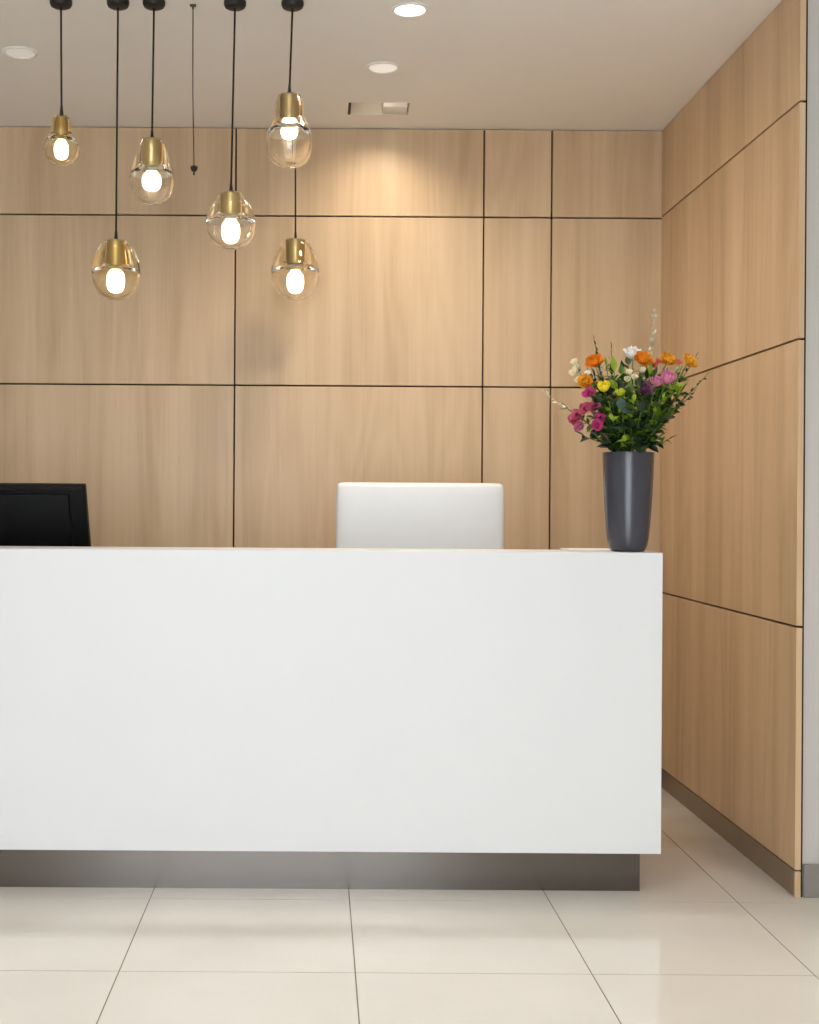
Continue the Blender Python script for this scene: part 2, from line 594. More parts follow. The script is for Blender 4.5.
bh = ctop - 0.55
bm = bmesh.new()
pillow(bm, cw * 1.012, 0.085, bh, taper=0.012, dent=0.006)
bmesh.ops.transform(bm, matrix=Matrix.Translation((0, -0.25, 0.55)) @ Matrix.Rotation(R(4), 4, 'X'), verts=bm.verts)
link('backrest', bm, M['leather_white'], chair, smooth=True)
bm = bmesh.new()
pillow(bm, 0.52, 0.10, 0.50)
bmesh.ops.transform(bm, matrix=Matrix.Translation((0, 0.27, 0.46)) @ Matrix.Rotation(R(90), 4, 'X'), verts=bm.verts)
link('seat', bm, M['leather_white'], chair, smooth=True)
bm = bmesh.new()
box(bm, (-0.06, -0.262, 0.40), (0.06, -0.215, 0.66), 0.008, 2)
box(bm, (-0.06, -0.25, 0.385), (0.06, 0.10, 0.41), 0.006, 2)
auto_smooth(link('back_support', bm, M['chrome'], chair))
bm = bmesh.new()
lathe(bm, [(0, 0.09), (0.030, 0.09), (0.030, 0.22), (0.020, 0.225), (0.020, 0.40), (0, 0.40)], 24)
auto_smooth(link('gas_column', bm, M['chrome'], chair))
for k in range(5):
    a = 2 * PI * k / 5 + 0.3
    d = Vector((math.cos(a), math.sin(a), 0))
    bm = bmesh.new()
    tube(bm, [d * 0.02 + Vector((0, 0, 0.125)), d * 0.15 + Vector((0, 0, 0.105)), d * 0.29 + Vector((0, 0, 0.08))], [0.024, 0.020, 0.014], 10)
    leg = auto_smooth(link('base_arm', bm, M['chrome'], chair))
    bm = bmesh.new()
    bmesh.ops.create_cone(bm, cap_ends=True, segments=20, radius1=0.028, radius2=0.028, depth=0.04,
                          matrix=Matrix.Translation(d * 0.29 + Vector((0, 0, 0.028))) @ Matrix.Rotation(a, 4, 'Z') @ Matrix.Rotation(PI / 2, 4, 'X'))
    tube(bm, [d * 0.29 + Vector((0, 0, 0.05)), d * 0.29 + Vector((0, 0, 0.09))], 0.007, 8)
    auto_smooth(link('caster', bm, M['black_metal'], leg))

# ================================================================== PENDANT LAMPS
LY = 4.235
LW = 4.27
GLASS = {}


def smooth_prof(pts, sub=4):
    """Catmull-Rom through (r, z) points."""
    P = [Vector(p) for p in pts]
    P = [P[0] * 2 - P[1]] + P + [P[-1] * 2 - P[-2]]
    out = []
    for i in range(1, len(P) - 2):
        for k in range(sub):
            t = k / sub
            a, b, c, d = P[i - 1:i + 3]
            q = 0.5 * ((2 * b) + (-a + c) * t + (2 * a - 5 * b + 4 * c - d) * t * t + (-a + 3 * b - 3 * c + d) * t ** 3)
            out.append((max(q.x, 0.0), q.y))
    out.append((max(P[-2].x, 0), P[-2].y))
    return out


def pendant(label, px_top, px, prof, cup, bulb, Y, seed, canopy_r=0.036, canopy_h=0.026, tint=0):
    """prof: (half width px, y px); cup: (half width top, half width bottom, y0, y1); bulb: (half width, y0, y1)."""
    s = Y / FOC
    top = at(px_top, 5, Y)
    c = at(px, prof[0][1], Y)
    zt = c.z                                   # top of the glass
    X = c.x
    root = empty('pendant_lamp', (X, Y, ZC))
    tag(root, label, 'lamp', 'glass pendant lamps over the desk')
    # everything below is in metres relative to the ceiling point
    y0 = prof[0][1]
    Z = lambda y: (zt - (y - y0) * s) - ZC
    ox = top.x - X
    bm = bmesh.new()
    lathe(bm, [(0, -0.0005), (canopy_r * 0.97, -0.0005), (canopy_r, -0.004), (canopy_r, -canopy_h * 0.55),
               (canopy_r * 0.9, -canopy_h * 0.85), (canopy_r * 0.7, -canopy_h), (0, -canopy_h)], 36)
    bmesh.ops.translate(bm, vec=(ox, 0, 0), verts=bm.verts)
    auto_smooth(link('ceiling_canopy', bm, M['black_metal'], root), 35)
    bm = bmesh.new()
    p0, p1 = Vector((ox, 0, -canopy_h)), Vector((0, 0, Z(y0) + 0.012))
    tube(bm, [p0.lerp(p1, k / 6) for k in range(7)], 0.0033, 8)
    link('cord', bm, M['cord'], root, smooth=True)
    bm = bmesh.new()
    lathe(bm, [(0, Z(y0) + 0.034), (0.0035, Z(y0) + 0.034), (0.0065, Z(y0) + 0.004), (0.0065, Z(y0) - 0.004), (0, Z(y0) - 0.004)], 16)
    auto_smooth(link('cord_grip', bm, M['black_metal'], root))
    # glass: thick blown shell, open at the neck
    outer = smooth_prof([(r * s, Z(y)) for r, y in prof])
    zmin, zmax = outer[-1][1], outer[0][1]
    th = 3.0 * s
    inner = []
    for k, (r, z) in enumerate(outer):
        t = (z - zmin) / (zmax - zmin)
        k_ = min(max((t - 0.47) / 0.05, 0.0), 1.0)          # thick gold upper glass, thin clear bowl
        rt = r - th * 0.7
        ri = max(min(rt, cup[0] * s * 1.12), r * 0.5) if r > cup[0] * s * 1.2 else rt
        inner.append((max(rt * (1 - k_) + min(ri, rt) * k_, 0.0), z + th * 0.9 * (1 - t) ** 2))
    inner[-1] = (0.0, inner[-1][1])
    bm = bmesh.new()
    prof_all = outer + inner[::-1]
    # closed loop: outer from neck to pole, inner from pole to neck, lip at the neck
    lathe(bm, outer, 48, 0.018, seed)
    lathe(bm, inner, 48, 0.018, seed)
    lathe(bm, [outer[0], inner[0]], 48, 0.018, seed)
    zmid = zmin + (zmax - zmin) * 0.5
    key = (round(zmid, 3), tint)
    tops = [(0.985, 0.93, 0.76), (0.93, 0.87, 0.74), (0.97, 0.86, 0.56)][tint]
    bots = [(1.0, 0.985, 0.94), (1.0, 0.97, 0.90), (1.0, 0.95, 0.82)][tint]
    gm = glass_mat('blown_amber_glass', tops, bots, zmid - 0.004, zmid + 0.01)
    g_ = link('glass_shade', bm, gm, root, smooth=True)
    # brass cup inside the neck
    ht, hb, ya, yb = cup
    ht, hb = ht * s, hb * s
    bm = bmesh.new()
    lathe(bm, [(0, Z(ya)), (ht * 0.8, Z(ya)), (ht, Z(ya) - 0.002), (hb, Z(yb)), (hb - 0.002, Z(yb)), (ht - 0.004, Z(ya) - 0.006), (0, Z(ya) - 0.006)], 36)
    auto_smooth(link('brass_cup', bm, M['brass'], root), 30)
    # glowing frosted bulb
    hw, ba, bb = bulb
    hw *= s
    bm = bmesh.new()
    L_ = (bb - ba) * s
    zb = Z(ba)
    lathe(bm, smooth_prof([(hw * 0.55, zb + 0.012), (hw * 0.62, zb + 0.004), (hw * 0.9, zb - L_ * 0.10), (hw, zb - L_ * 0.35), (hw * 0.97, zb - L_ * 0.62),
               (hw * 0.78, zb - L_ * 0.85), (hw * 0.42, zb - L_ * 0.97), (0, zb - L_)], 4), 28)
    link('bulb', bm, M['bulb'], root, smooth=True)
    # lamp holder between cup and bulb
    bm = bmesh.new()
    lathe(bm, [(0, Z(ya) - 0.0065), (hw * 0.62, Z(ya) - 0.0065), (hw * 0.62, zb + 0.0125), (0, zb + 0.0125)], 24)
    auto_smooth(link('lamp_holder', bm, M['brass'], root))
    return root


pendant('smallest gourd-shaped amber glass pendant lamp, at the far left of the cluster', 61, 61.5,
        [(6, 116), (8.5, 119), (9.5, 127), (10.5, 133), (14, 138), (17, 144), (18, 150), (16.5, 157), (11, 163), (5, 166), (0, 166.5)],
        (6.0, 7.0, 118, 137), (7.2, 143, 160), LY, 1.0, tint=2)
pendant('lowest pendant lamp on the left, egg-shaped gold-tinted glass, on the long cord', 118, 116,
        [(9, 240.5), (14.5, 244), (19.5, 252), (23, 263), (24, 275), (22, 286), (16, 295), (8, 299.3), (0, 300)],
        (8.5, 9.5, 242, 269), (9, 272, 294), LY, 2.0, tint=2)
pendant('truncated teardrop glass pendant lamp between the smallest lamp and the round one', 154, 152,
        [(10.5, 140), (13, 146), (16.5, 156), (20.3, 168), (22.5, 181), (21.3, 190), (17.5, 198), (10, 203), (0, 204)],
        (9.5, 9.2, 141, 170), (9.5, 174, 192), LY, 3.2, tint=0)
pendant('round clear glass pendant lamp with a brass neck, right of the bare wire', 235, 231,
        [(10.5, 193), (14, 198), (20, 206), (24, 216), (25, 225), (23.3, 235), (18, 243), (10, 248), (0, 249)],
        (9.8, 9.8, 194, 219), (9.2, 222, 244), LY, 4.5, tint=0)
pendant('highest pendant lamp on the right, smoky stepped glass with wide bowl', 292.5, 289.5,
        [(8.5, 94.5), (12, 97), (14.5, 107), (16, 117), (17, 121), (20, 127), (22.5, 137), (23, 147), (21.3, 156), (17, 162.5), (10, 166), (0, 166.5)],
        (9.5, 9.0, 96, 123), (8.6, 124.5, 140), LY, 5.1, tint=1)
pendant('lowest pendant lamp on the right, hanging below and behind the smoky one', 296, 295.5,
        [(9, 239.5), (13.5, 243), (18.5, 252), (22.8, 264), (24, 275), (22.3, 285), (16.5, 294), (8.5, 299), (0, 299.7)],
        (9.3, 9.0, 241.5, 270), (8.6, 273.5, 294), 5.33, 6.7, canopy_r=0.030, canopy_h=0.022, tint=0)

# bare suspension wire without a lamp
wt, wb = at(193, 8, LW), at(194, 173, LW)
root = empty('hanging_wire', (wt.x, LW, ZC))
tag(root, 'bare thin wire with a small black plug and no lamp, among the pendants', 'wire')
zb = wb.z - ZC
dx = wb.x - wt.x
bm = bmesh.new()
tube(bm, [(0, 0, -0.012), (0.001, 0, zb * 0.5), (dx, 0, zb + 0.02)], 0.0020, 6)
link('wire', bm, M['wire'], root, smooth=True)
bm = bmesh.new()
box(bm, (-0.010, -0.006, -0.007), (0.010, 0.006, -0.0003), 0.0015, 1)
lathe(bm, [(0, -0.006), (0.004, -0.006), (0.003, -0.016), (0, -0.016)], 12)
auto_smooth(link('ceiling_clip', bm, M['wire'], root))
bm = bmesh.new()
lathe(bm, [(0, zb + 0.024), (0.010, zb + 0.022), (0.0125, zb + 0.018), (0.010, zb + 0.009), (0.004, zb + 0.004), (0, zb + 0.003)], 20)
lathe(bm, [(0, zb + 0.004), (0.002, zb + 0.003), (0.0035, zb - 0.003), (0.002, zb - 0.007), (0, zb - 0.008)], 12)
bmesh.ops.translate(bm, vec=(dx, 0, 0), verts=bm.verts)
auto_smooth(link('end_plug', bm, M['black_metal'], root), 45)


# ================================================================== CEILING FITTINGS
def downlight(label, px, py, rad, disc):
    p = at(px, py, 1.0)
    k = (ZC - EYE) / (p.z - EYE)
    x, y = p.x * k, k
    root = empty('downlight', (x, y, ZC))
    tag(root, label, 'ceiling light', 'round downlights in the ceiling')
    bm = bmesh.new()
    lathe(bm, [(rad * 0.80, -0.0005), (rad, -0.0005), (rad, -0.003), (rad * 0.96, -0.006), (rad * 0.86, -0.007), (rad * 0.80, -0.004), (rad * 0.80, -0.0005)], 48)
    auto_smooth(link('trim_ring', bm, M['trim_white'], root), 40)
    bm = bmesh.new()
    lathe(bm, [(0, -0.0032), (rad * 0.795, -0.003), (rad * 0.795, -0.0004), (0, -0.0004)], 48)
    auto_smooth(link('diffuser', bm, disc, root), 40)
    return x, y


D1 = downlight('brightly lit round downlight at the top of the ceiling', 410, 9, 0.060, M['lit_disc'])
D2 = downlight('unlit-looking white round downlight between the lit one and the rectangular recess', 383, 67, 0.064, M['glow_disc'])
D3 = downlight('unlit-looking white round downlight at the far left of the ceiling', 20, 52, 0.064, M['faint_disc'])

# rectangular recess with an adjustable spot
rs = empty('recessed_spotlight', ((RX0 + RX1) / 2, (RY0 + RY1) / 2, ZC))
tag(rs, 'rectangular ceiling recess with a white adjustable spotlight, close to the oak wall', 'ceiling light')
w2, d2, hh = (RX1 - RX0) / 2, (RY1 - RY0) / 2, 0.09
bm = bmesh.new()
t = 0.002
box(bm, (-w2 + t, d2 - 0.004, 0.0), (w2 - t, d2 - 0.001, hh))
box(bm, (-w2 + t, -d2 + 0.001, 0.0), (w2 - t, -d2 + 0.004, hh))
box(bm, (w2 - 0.004, -d2 + 0.004, 0.0), (w2 - 0.001, d2 - 0.004, hh))
box(bm, (-w2 + t, -d2 + 0.001, hh), (w2 - t, d2 - 0.001, hh + 0.003))
link('recess_box', bm, M['recess_beige'], rs)
bm = bmesh.new()
box(bm, (-w2 + 0.001, -d2 + 0.004, 0.001), (-w2 + 0.012, d2 - 0.004, hh))  # left inner side of the recess, near black unlike the other sides
link('left_inner_side', bm, M['recess_dark'], rs)
bm = bmesh.new()
fr = 0.006
box(bm, (-w2 - fr, -d2 - fr, -0.003), (w2 + fr, -d2 + 0.001, -0.0004), 0.0008, 1)
box(bm, (w2 - 0.001, -d2 + 0.001, -0.003), (w2 + fr, d2 + fr, -0.0004), 0.0008, 1)
box(bm, (-w2 - fr, -d2 + 0.001, -0.0012), (-w2 + 0.001, d2 + fr, -0.0004), 0.0003, 1)
link('frame', bm, M['trim_white'], rs)
bm = bmesh.new()
box(bm, (0.018, -0.01, 0.004), (w2 - 0.008, d2 - 0.008, 0.060), 0.006, 2)
auto_smooth(link('lamp_head', bm, M['trim_white'], rs))

# ================================================================== VASE + PAPER ON THE COUNTER
VS = 4.134
vb = at(629, 549, VS)
VXX = at(628, 500, VS).x
vs_ = VS / FOC
vh = (551 - 452) * vs_
vase = empty('flower_vase', (VXX, VS, DT))
tag(vase, 'tall charcoal ceramic vase on the right end of the white desk', 'vase')
outer = [(0, 0.0), (0.045, 0.0), (0.0505, 0.002), (0.056, 0.009), (0.0605, 0.021), (0.0645, 0.042), (0.0685, 0.08), (0.0735, 0.15), (0.0775, 0.23), (0.0795, vh - 0.004)]
outer[-1] = (0.0800, vh - 0.003)
prof = outer + [(0.0795, vh), (0.0760, vh), (0.0745, vh - 0.004), (0.072, 0.22), (0.068, 0.15), (0.062, 0.06), (0.05, 0.02), (0, 0.015)]
bm = bmesh.new()
lathe(bm, prof, 64)
auto_smooth(link('vase_body', bm, M['vase'], vase), 50)
RIM = DT + vh

bm = bmesh.new()
for k in range(4):
    a = R(2.0 * (k % 2) - 1)
    b2 = bmesh.new()
    box(b2, (-0.105, -0.0743, 0.0003 + k * 0.0009), (0.105, 0.0743, 0.0003 + k * 0.0009 + 0.0007))
    bmesh.ops.rotate(b2, cent=(0, 0, 0), matrix=Matrix.Rotation(a, 3, 'Z'), verts=b2.verts)
    me_ = bpy.data.meshes.new('tmp'); b2.to_mesh(me_); b2.free(); bm.from_mesh(me_); bpy.data.meshes.remove(me_)
pp = link('paper_sheets', bm, M['paper'])
pp.location = (at(597, 549, DY + 0.205).x, DY + 0.212, DT)
tag(pp, 'few white paper sheets lying on the counter beside the vase', 'paper')

# ================================================================== FLOWERS
FL = {
    'orange': simple('orange_petal', (0.90, 0.30, 0.015), 0.55, var=0.28, vscale=60),
    'amber': simple('amber_petal', (0.92, 0.42, 0.03), 0.55, var=0.25, vscale=60),
    'yellow': simple('yellow_petal', (0.86, 0.70, 0.03), 0.5, var=0.15, vscale=60),
    'lime': simple('lime_petal', (0.55, 0.62, 0.05), 0.5, var=0.15, vscale=60),
    'white': simple('white_petal', (0.88, 0.86, 0.80), 0.5, var=0.06, vscale=60),
    'cream': simple('cream_petal', (0.86, 0.80, 0.58), 0.5, var=0.08, vscale=60),
    'magenta': simple('magenta_petal', (0.58, 0.075, 0.24), 0.5, var=0.25, vscale=70),
    'rose': simple('rose_petal', (0.62, 0.13, 0.22), 0.5, var=0.25, vscale=70),
    'pink': simple('pink_petal', (0.66, 0.22, 0.36), 0.5, var=0.2, vscale=70),
    'mauve': simple('mauve_petal', (0.22, 0.085, 0.16), 0.5, var=0.2, vscale=70),
    'coral': simple('coral_petal', (0.70, 0.14, 0.10), 0.5, var=0.2, vscale=70),
    'leaf': simple('green_leaf', (0.060, 0.135, 0.014), 0.40, var=0.35, vscale=25),  # green lowered as well, for the shade among the leaves
    'bright': simple('bright_green_leaf', (0.28, 0.42, 0.022), 0.42, var=0.3, vscale=25),
    'dark': simple('dark_shaded_green_leaf', (0.010, 0.030, 0.007), 0.34, var=0.35, vscale=25),  # near-black green; shade in the bouquet's heart is put into the colour
    'blue': simple('blue_green_leaf', (0.045, 0.095, 0.075), 0.30, var=0.3, vscale=25),
    'brown': simple('dark_bud', (0.055, 0.042, 0.022), 0.6, var=0.3, vscale=40),
    'silver': simple('silvery_seed_pod', (0.52, 0.47, 0.33), 0.45, var=0.25, vscale=90),
    'stem': simple('green_stem', (0.10, 0.17, 0.035), 0.5, var=0.2, vscale=30),
}


def frame_from(d):
    """Rotation whose local z points along d."""
    return Vector(d).to_track_quat('Z', 'Y').to_matrix().to_4x4()


def petal(bm, T, length, width, lift, curl, rng, nu=4, nv=5, ruff=0.0, tip=0.75):
    """A petal growing along local +x from the origin; lift = start angle, curl = change of angle."""
    grid = []
    x = z = 0.0
    ang = lift
    for j in range(nv + 1):
        v = j / nv
        w = width * (math.sin(PI * min(1.0, 0.12 + v * tip)) ** 0.75)
        row = []
        for i in range(nu + 1):
            u = i / nu * 2 - 1
            zz = z + 0.28 * width * (u * u) * (1 - 0.4 * v)
            if ruff:
                zz += ruff * width * rng.uniform(-1, 1) * v
            row.append(bm.verts.new(T @ Vector((x - 0.10 * length * u * u * v, u * w / 2, zz))))
        grid.append(row)
        ang += curl / nv
        x += math.cos(ang) * length / nv
        z += math.sin(ang) * length / nv
    for j in range(nv):
        for i in range(nu):
            bm.faces.new((grid[j][i], grid[j][i + 1], grid[j + 1][i + 1], grid[j + 1][i]))


def leaf(bm, T, length, width, bend, rng, nv=6):
    """A pointed leaf along local +x with a folded midrib."""
    grid = []
    x = z = 0.0
    ang = 0.15
    for j in range(nv + 1):
        v = j / nv
        w = width * (math.sin(PI * (0.04 + 0.96 * v) ** 0.8) if v < 1 else 0.0)
        grid.append([bm.verts.new(T @ Vector((x, -w / 2, z + w * 0.16))), bm.verts.new(T @ Vector((x, 0, z))),
                     bm.verts.new(T @ Vector((x, w / 2, z + w * 0.16)))])
        ang += bend / nv
        x += math.cos(ang) * length / nv
        z += math.sin(ang) * length / nv
    for j in range(nv):
        for i in range(2):
            bm.faces.new((grid[j][i], grid[j][i + 1], grid[j + 1][i + 1], grid[j + 1][i]))


def stem_path(head, rng, lean=None):
    """Curve from inside the vase over the rim to the head, in world coordinates."""
    d = Vector((head.x - VXX, head.y - VS, 0))
    rr = min(d.length, 0.05)
    u = d.normalized() if d.length > 1e-4 else Vector((0, 1, 0))
    base = Vector((VXX, VS, DT + 0.03)) - u * rng.uniform(0.0, 0.02)
    rim = Vector((VXX, VS, RIM)) + u * rr
    h = head.z - RIM
    c1 = rim + Vector((0, 0, 0)) + (rim - base).normalized() * max(0.03, h * 0.35)
    c2 = head - Vector((u.x * d.length * 0.30, u.y * d.length * 0.30, max(0.02, abs(h) * 0.35)))
    lower = [base.lerp(rim, k / 3) for k in range(3)]
    return lower + bez(rim, c1, c2, head, 10)


BOUQUET = 'flowers and foliage in the charcoal vase'


def begin(name, label, cat, head, rng, srad=0.0022, mat='stem', group=BOUQUET):
    path = stem_path(head, rng)
    root = empty(name, path[0])
    tag(root, label, cat, group)
    o = -path[0]
    bm = bmesh.new()
    tube(bm, [p + o for p in path], [srad * (1.15 - 0.5 * k / len(path)) for k in range(len(path))], 6)
    link('stem', bm, FL[mat], root, smooth=True)
    return root, path, o


def add_leaves(root, o, path, rng, n, ln, wd, mat, t0=0.35, t1=0.92, spread=1.1, bend=-0.5, name='leaves', tipleaf=True):
    bm = bmesh.new()
    for k in range(n):
        t = t0 + (t1 - t0) * (k + rng.uniform(-0.2, 0.2)) / max(1, n - 1)
        t = min(max(t, 0.02), 0.985)
        fi = t * (len(path) - 1)
        i = int(fi)
        p = path[i].lerp(path[min(i + 1, len(path) - 1)], fi - i)
        d = (path[min(i + 1, len(path) - 1)] - path[i]).normalized()
        side = (k % 2) * PI + rng.uniform(-0.9, 0.9)
        q = frame_from(d)
        out = q @ Vector((math.cos(side) * math.sin(spread), math.sin(side) * math.sin(spread), math.cos(spread)))
        F = out.to_track_quat('X', 'Z').to_matrix().to_4x4()
        F = F @ Matrix.Rotation(rng.uniform(-0.7, 0.7), 4, 'X')
        s = rng.uniform(0.75, 1.15) * (1.0 - 0.35 * max(0, t - 0.5))
        leaf(bm, Matrix.Translation(p + o) @ F, ln * s, wd * s, bend * rng.uniform(0.4, 1.4), rng)
    if tipleaf:
        d = (path[-1] - path[-2]).normalized()
        F = d.to_track_quat('X', 'Z').to_matrix().to_4x4()
        leaf(bm, Matrix.Translation(path[-1] + o) @ F, ln * 0.8, wd * 0.8, -0.2, rng)
    return link(name, bm, FL[mat], root, smooth=True)


def face_dir(head, rng, k=0.5):
    """Blooms look out of the bouquet and towards the room."""
    d = Vector((head.x - VXX, (head.y - VS) - 0.16, (head.z - RIM) * 0.55 + 0.02))
    d += Vector((rng.uniform(-.05, .05), rng.uniform(-.05, .05), rng.uniform(-.05, .05)))
    return d.normalized()


def ruffled(label, px, py, Y, rad, mat, seed, name='ruffled_flower', leafn=4, centre=None):
    rng = random.Random(seed)
    head = at(px, py, Y)
    root, path, o = begin(name, label, 'flower', head, rng)
    d = face_dir(head, rng)
    F = Matrix.Translation(head + o - d * rad * 0.25) @ frame_from(d)
    bm = bmesh.new()
    for ring, (n, lf, rr, w) in enumerate([(7, 0.10, 1.0, 0.85), (7, 0.45, 0.88, 0.75), (6, 0.85, 0.72, 0.62), (5, 1.15, 0.52, 0.5), (4, 1.4, 0.36, 0.4)]):
        for k in range(n):
            a = 2 * PI * (k + 0.5 * (ring % 2)) / n + rng.uniform(-.15, .15)
            T = F @ Matrix.Rotation(a, 4, 'Z') @ Matrix.Translation((rad * 0.05, 0, ring * rad * 0.05))
            petal(bm, T, rad * rr * rng.uniform(.92, 1.08), rad * w, lf + rng.uniform(-.1, .1), 0.75, rng, ruff=0.07)
    link('petals', bm, FL[mat], root, smooth=True)
    if centre:
        bm = bmesh.new()
        bmesh.ops.create_icosphere(bm, subdivisions=2, radius=rad * 0.22, matrix=F @ Matrix.Translation((0, 0, rad * 0.32)))
        link('flower_centre', bm, FL[centre], root, smooth=True)
    if leafn:
        add_leaves(root, o, path, rng, leafn, 0.045, 0.016, 'leaf', 0.45, 0.85, tipleaf=False)
    return root


def cup_flower(label, px, py, Y, rad, mat, seed, name='cup_flower', leafn=3, open_=0.9):
    """Tulip or rosebud like cup."""
    rng = random.Random(seed)
    head = at(px, py, Y)
    root, path, o = begin(name, label, 'flower', head, rng)
    d = (face_dir(head, rng) + Vector((0, 0, 0.9))).normalized()
    F = Matrix.Translation(head + o - d * rad * 0.7) @ frame_from(d)
    bm = bmesh.new()
    for ring, (n, rr) in enumerate([(5, 1.0), (4, 0.85)]):
        for k in range(n):
            a = 2 * PI * (k + 0.5 * ring) / n + rng.uniform(-.1, .1)
            T = F @ Matrix.Rotation(a, 4, 'Z') @ Matrix.Translation((rad * 0.06, 0, 0))
            petal(bm, T, rad * 1.75 * rr, rad * 1.25 * rr, 0.35 + 0.25 * ring + rng.uniform(-.1, .1), open_ + 0.25 * ring, rng, ruff=0.03)
    link('petals', bm, FL[mat], root, smooth=True)
    if leafn:
        add_leaves(root, o, path, rng, leafn, 0.05, 0.016, 'bright', 0.5, 0.88, tipleaf=False)
    return root


def spike(label, pts, Y, rad, mats, seed, name='snapdragon'):
    """Several hooded florets along one stem; pts are the floret positions, tip first."""
    rng = random.Random(seed)
    heads = [at(px, py, Y + rng.uniform(-.015, .015)) for px, py in pts]
    root, path, o = begin(name, label, 'flower', heads[0], rng)
    for q, hpos in enumerate(heads):
        bm = bmesh.new()
        # short stalk to the main stem
        near = min(path, key=lambda p: (p - hpos).length)
        tube(bm, [near + o, near.lerp(hpos, 0.5) + o + Vector((0, 0, 0.004)), hpos + o], [0.0016, 0.0014, 0.0012], 5)
        link('flower_stalk', bm, FL['stem'], root, smooth=True)
        bm = bmesh.new()
        d = (face_dir(hpos, rng) + Vector((0, -0.3, 0))).normalized()
        F = Matrix.Translation(hpos + o - d * rad * 0.45) @ frame_from(d)
        for ring, (n, rr, lf) in enumerate([(5, 1.0, 0.45), (4, 0.7, 0.95), (3, 0.45, 1.2)]):
            for k in range(n):
                a = 2 * PI * (k + 0.5 * ring) / n + rng.uniform(-.25, .25)
                T = F @ Matrix.Rotation(a, 4, 'Z') @ Matrix.Translation((rad * 0.05, 0, 0))
                petal(bm, T, rad * 1.25 * rr * rng.uniform(.85, 1.15), rad * 1.05 * rr, lf + rng.uniform(-.2, .2), 0.7, rng, ruff=0.10)
        link('floret', bm, FL[mats[q % len(mats)]], root, smooth=True)
    add_leaves(root, o, path, rng, 6, 0.05, 0.013, 'leaf', 0.4, 0.85, tipleaf=False)
    return root


def small_blooms(label, pts, Y, rad, mat, seed, name='small_white_flower', leaves=4):
    rng = random.Random(seed)
    heads = [at(px, py, Y + rng.uniform(-.02, .02)) for px, py in pts]
    root, path, o = begin(name, label, 'flower', heads[0], rng, 0.0015)
    bm = bmesh.new()
    for hpos in heads[1:]:
        near = min(path, key=lambda p: (p - hpos - Vector((0, 0, -0.012))).length)
        tube(bm, [near + o, near.lerp(hpos, 0.6) + o + Vector((0, 0, 0.003)), hpos + o], 0.0009, 5)
    if heads[1:]:
        link('side_stem', bm, FL['stem'], root, smooth=True)
    else:
        bm.free()
    for hpos in heads:
        bm = bmesh.new()
        d = (face_dir(hpos, rng) + Vector((0, 0, 0.3))).normalized()
        F = Matrix.Translation(hpos + o - d * rad * 0.4) @ frame_from(d)
        for ring, (n, rr, lf) in enumerate([(5, 1.0, 0.4), (4, 0.75, 0.9)]):
            for k in range(n):
                a = 2 * PI * (k + 0.5 * ring) / n + rng.uniform(-.2, .2)
                petal(bm, F @ Matrix.Rotation(a, 4, 'Z'), rad * 1.2 * rr, rad * 0.95 * rr, lf, 0.8, rng, ruff=0.05)
        link('floret', bm, FL[mat], root, smooth=True)
    if leaves:
        add_leaves(root, o, path, rng, leaves, 0.032, 0.011, 'leaf', 0.5, 0.92, tipleaf=False)
    return root


def sprig(label, px, py, Y, seed, n, ln, wd, mat, name='leafy_sprig', t0=0.3, group=BOUQUET, spread=1.05, cat='foliage'):
    rng = random.Random(seed)
    head = at(px, py, Y)
    root, path, o = begin(name, label, cat, head, rng, 0.0018)
    add_leaves(root, o, path, rng, n, ln, wd, mat, t0, 0.97, spread=spread)
    return root


V = VS
# --- orange and amber ruffled blooms
ruffled('orange ruffled flower at the upper left of the bouquet', 595, 363, V - 0.03, 0.036, 'orange', 11)
ruffled('smaller orange flower directly above the magenta spike', 586, 382, V - 0.06, 0.030, 'amber', 12)
ruffled('large orange flower at the top centre beside the white bloom', 643, 361, V - 0.05, 0.038, 'orange', 13)
ruffled('big white ruffled flower at the top centre of the bouquet', 633, 356, V + 0.0, 0.040, 'white', 14)
ruffled('amber flower right of centre, below the pale seed spike', 667, 361, V - 0.03, 0.033, 'amber', 15)
ruffled('orange flower at the far right end of the bouquet', 688, 362, V - 0.02, 0.034, 'amber', 16, centre='coral')
small_blooms('small coral red blossoms beside the amber flower at upper right', [(658, 362), (654, 366), (678, 363)], V - 0.02, 0.016, 'coral', 17, name='coral_flower')
# --- yellow
cup_flower('bright yellow cup flower left of centre', 604, 388, V - 0.10, 0.021, 'yellow', 21, open_=1.0)
cup_flower('small yellow-green bud in the middle of the bouquet', 620, 393, V - 0.11, 0.014, 'lime', 22)
# --- magenta spikes at the left
spike('magenta snapdragon spike at the left side of the bouquet', [(589, 393), (593, 407), (600, 419), (586, 409), (597, 425)], V - 0.08, 0.023, ['magenta', 'rose'], 31)
spike('dusky rose snapdragon at the lower left edge of the bouquet', [(578, 415), (580, 427), (574, 420)], V - 0.05, 0.022, ['rose', 'pink'], 32)
# --- pink and mauve on the right
cup_flower('pink cup flower right of centre', 668, 379, V - 0.09, 0.025, 'pink', 41)
cup_flower('purple-pink bud just left of the pink cup flower', 657, 383, V - 0.09, 0.019, 'pink', 42)
ruffled('dusty mauve flower low at the centre right', 645, 389, V - 0.09, 0.028, 'mauve', 43, leafn=2)
# --- whites
small_blooms('cream white blossoms at the upper left edge of the bouquet', [(575, 363), (573, 374), (579, 381), (577, 369)], V - 0.02, 0.018, 'cream', 51)
small_blooms('little white blossom tucked beside the left orange flowers', [(588, 374)], V - 0.07, 0.014, 'white', 52)
small_blooms('pale cream blossoms under the big white bloom', [(629, 373), (642, 371), (634, 378), (627, 380)], V - 0.09, 0.015, 'cream', 53)

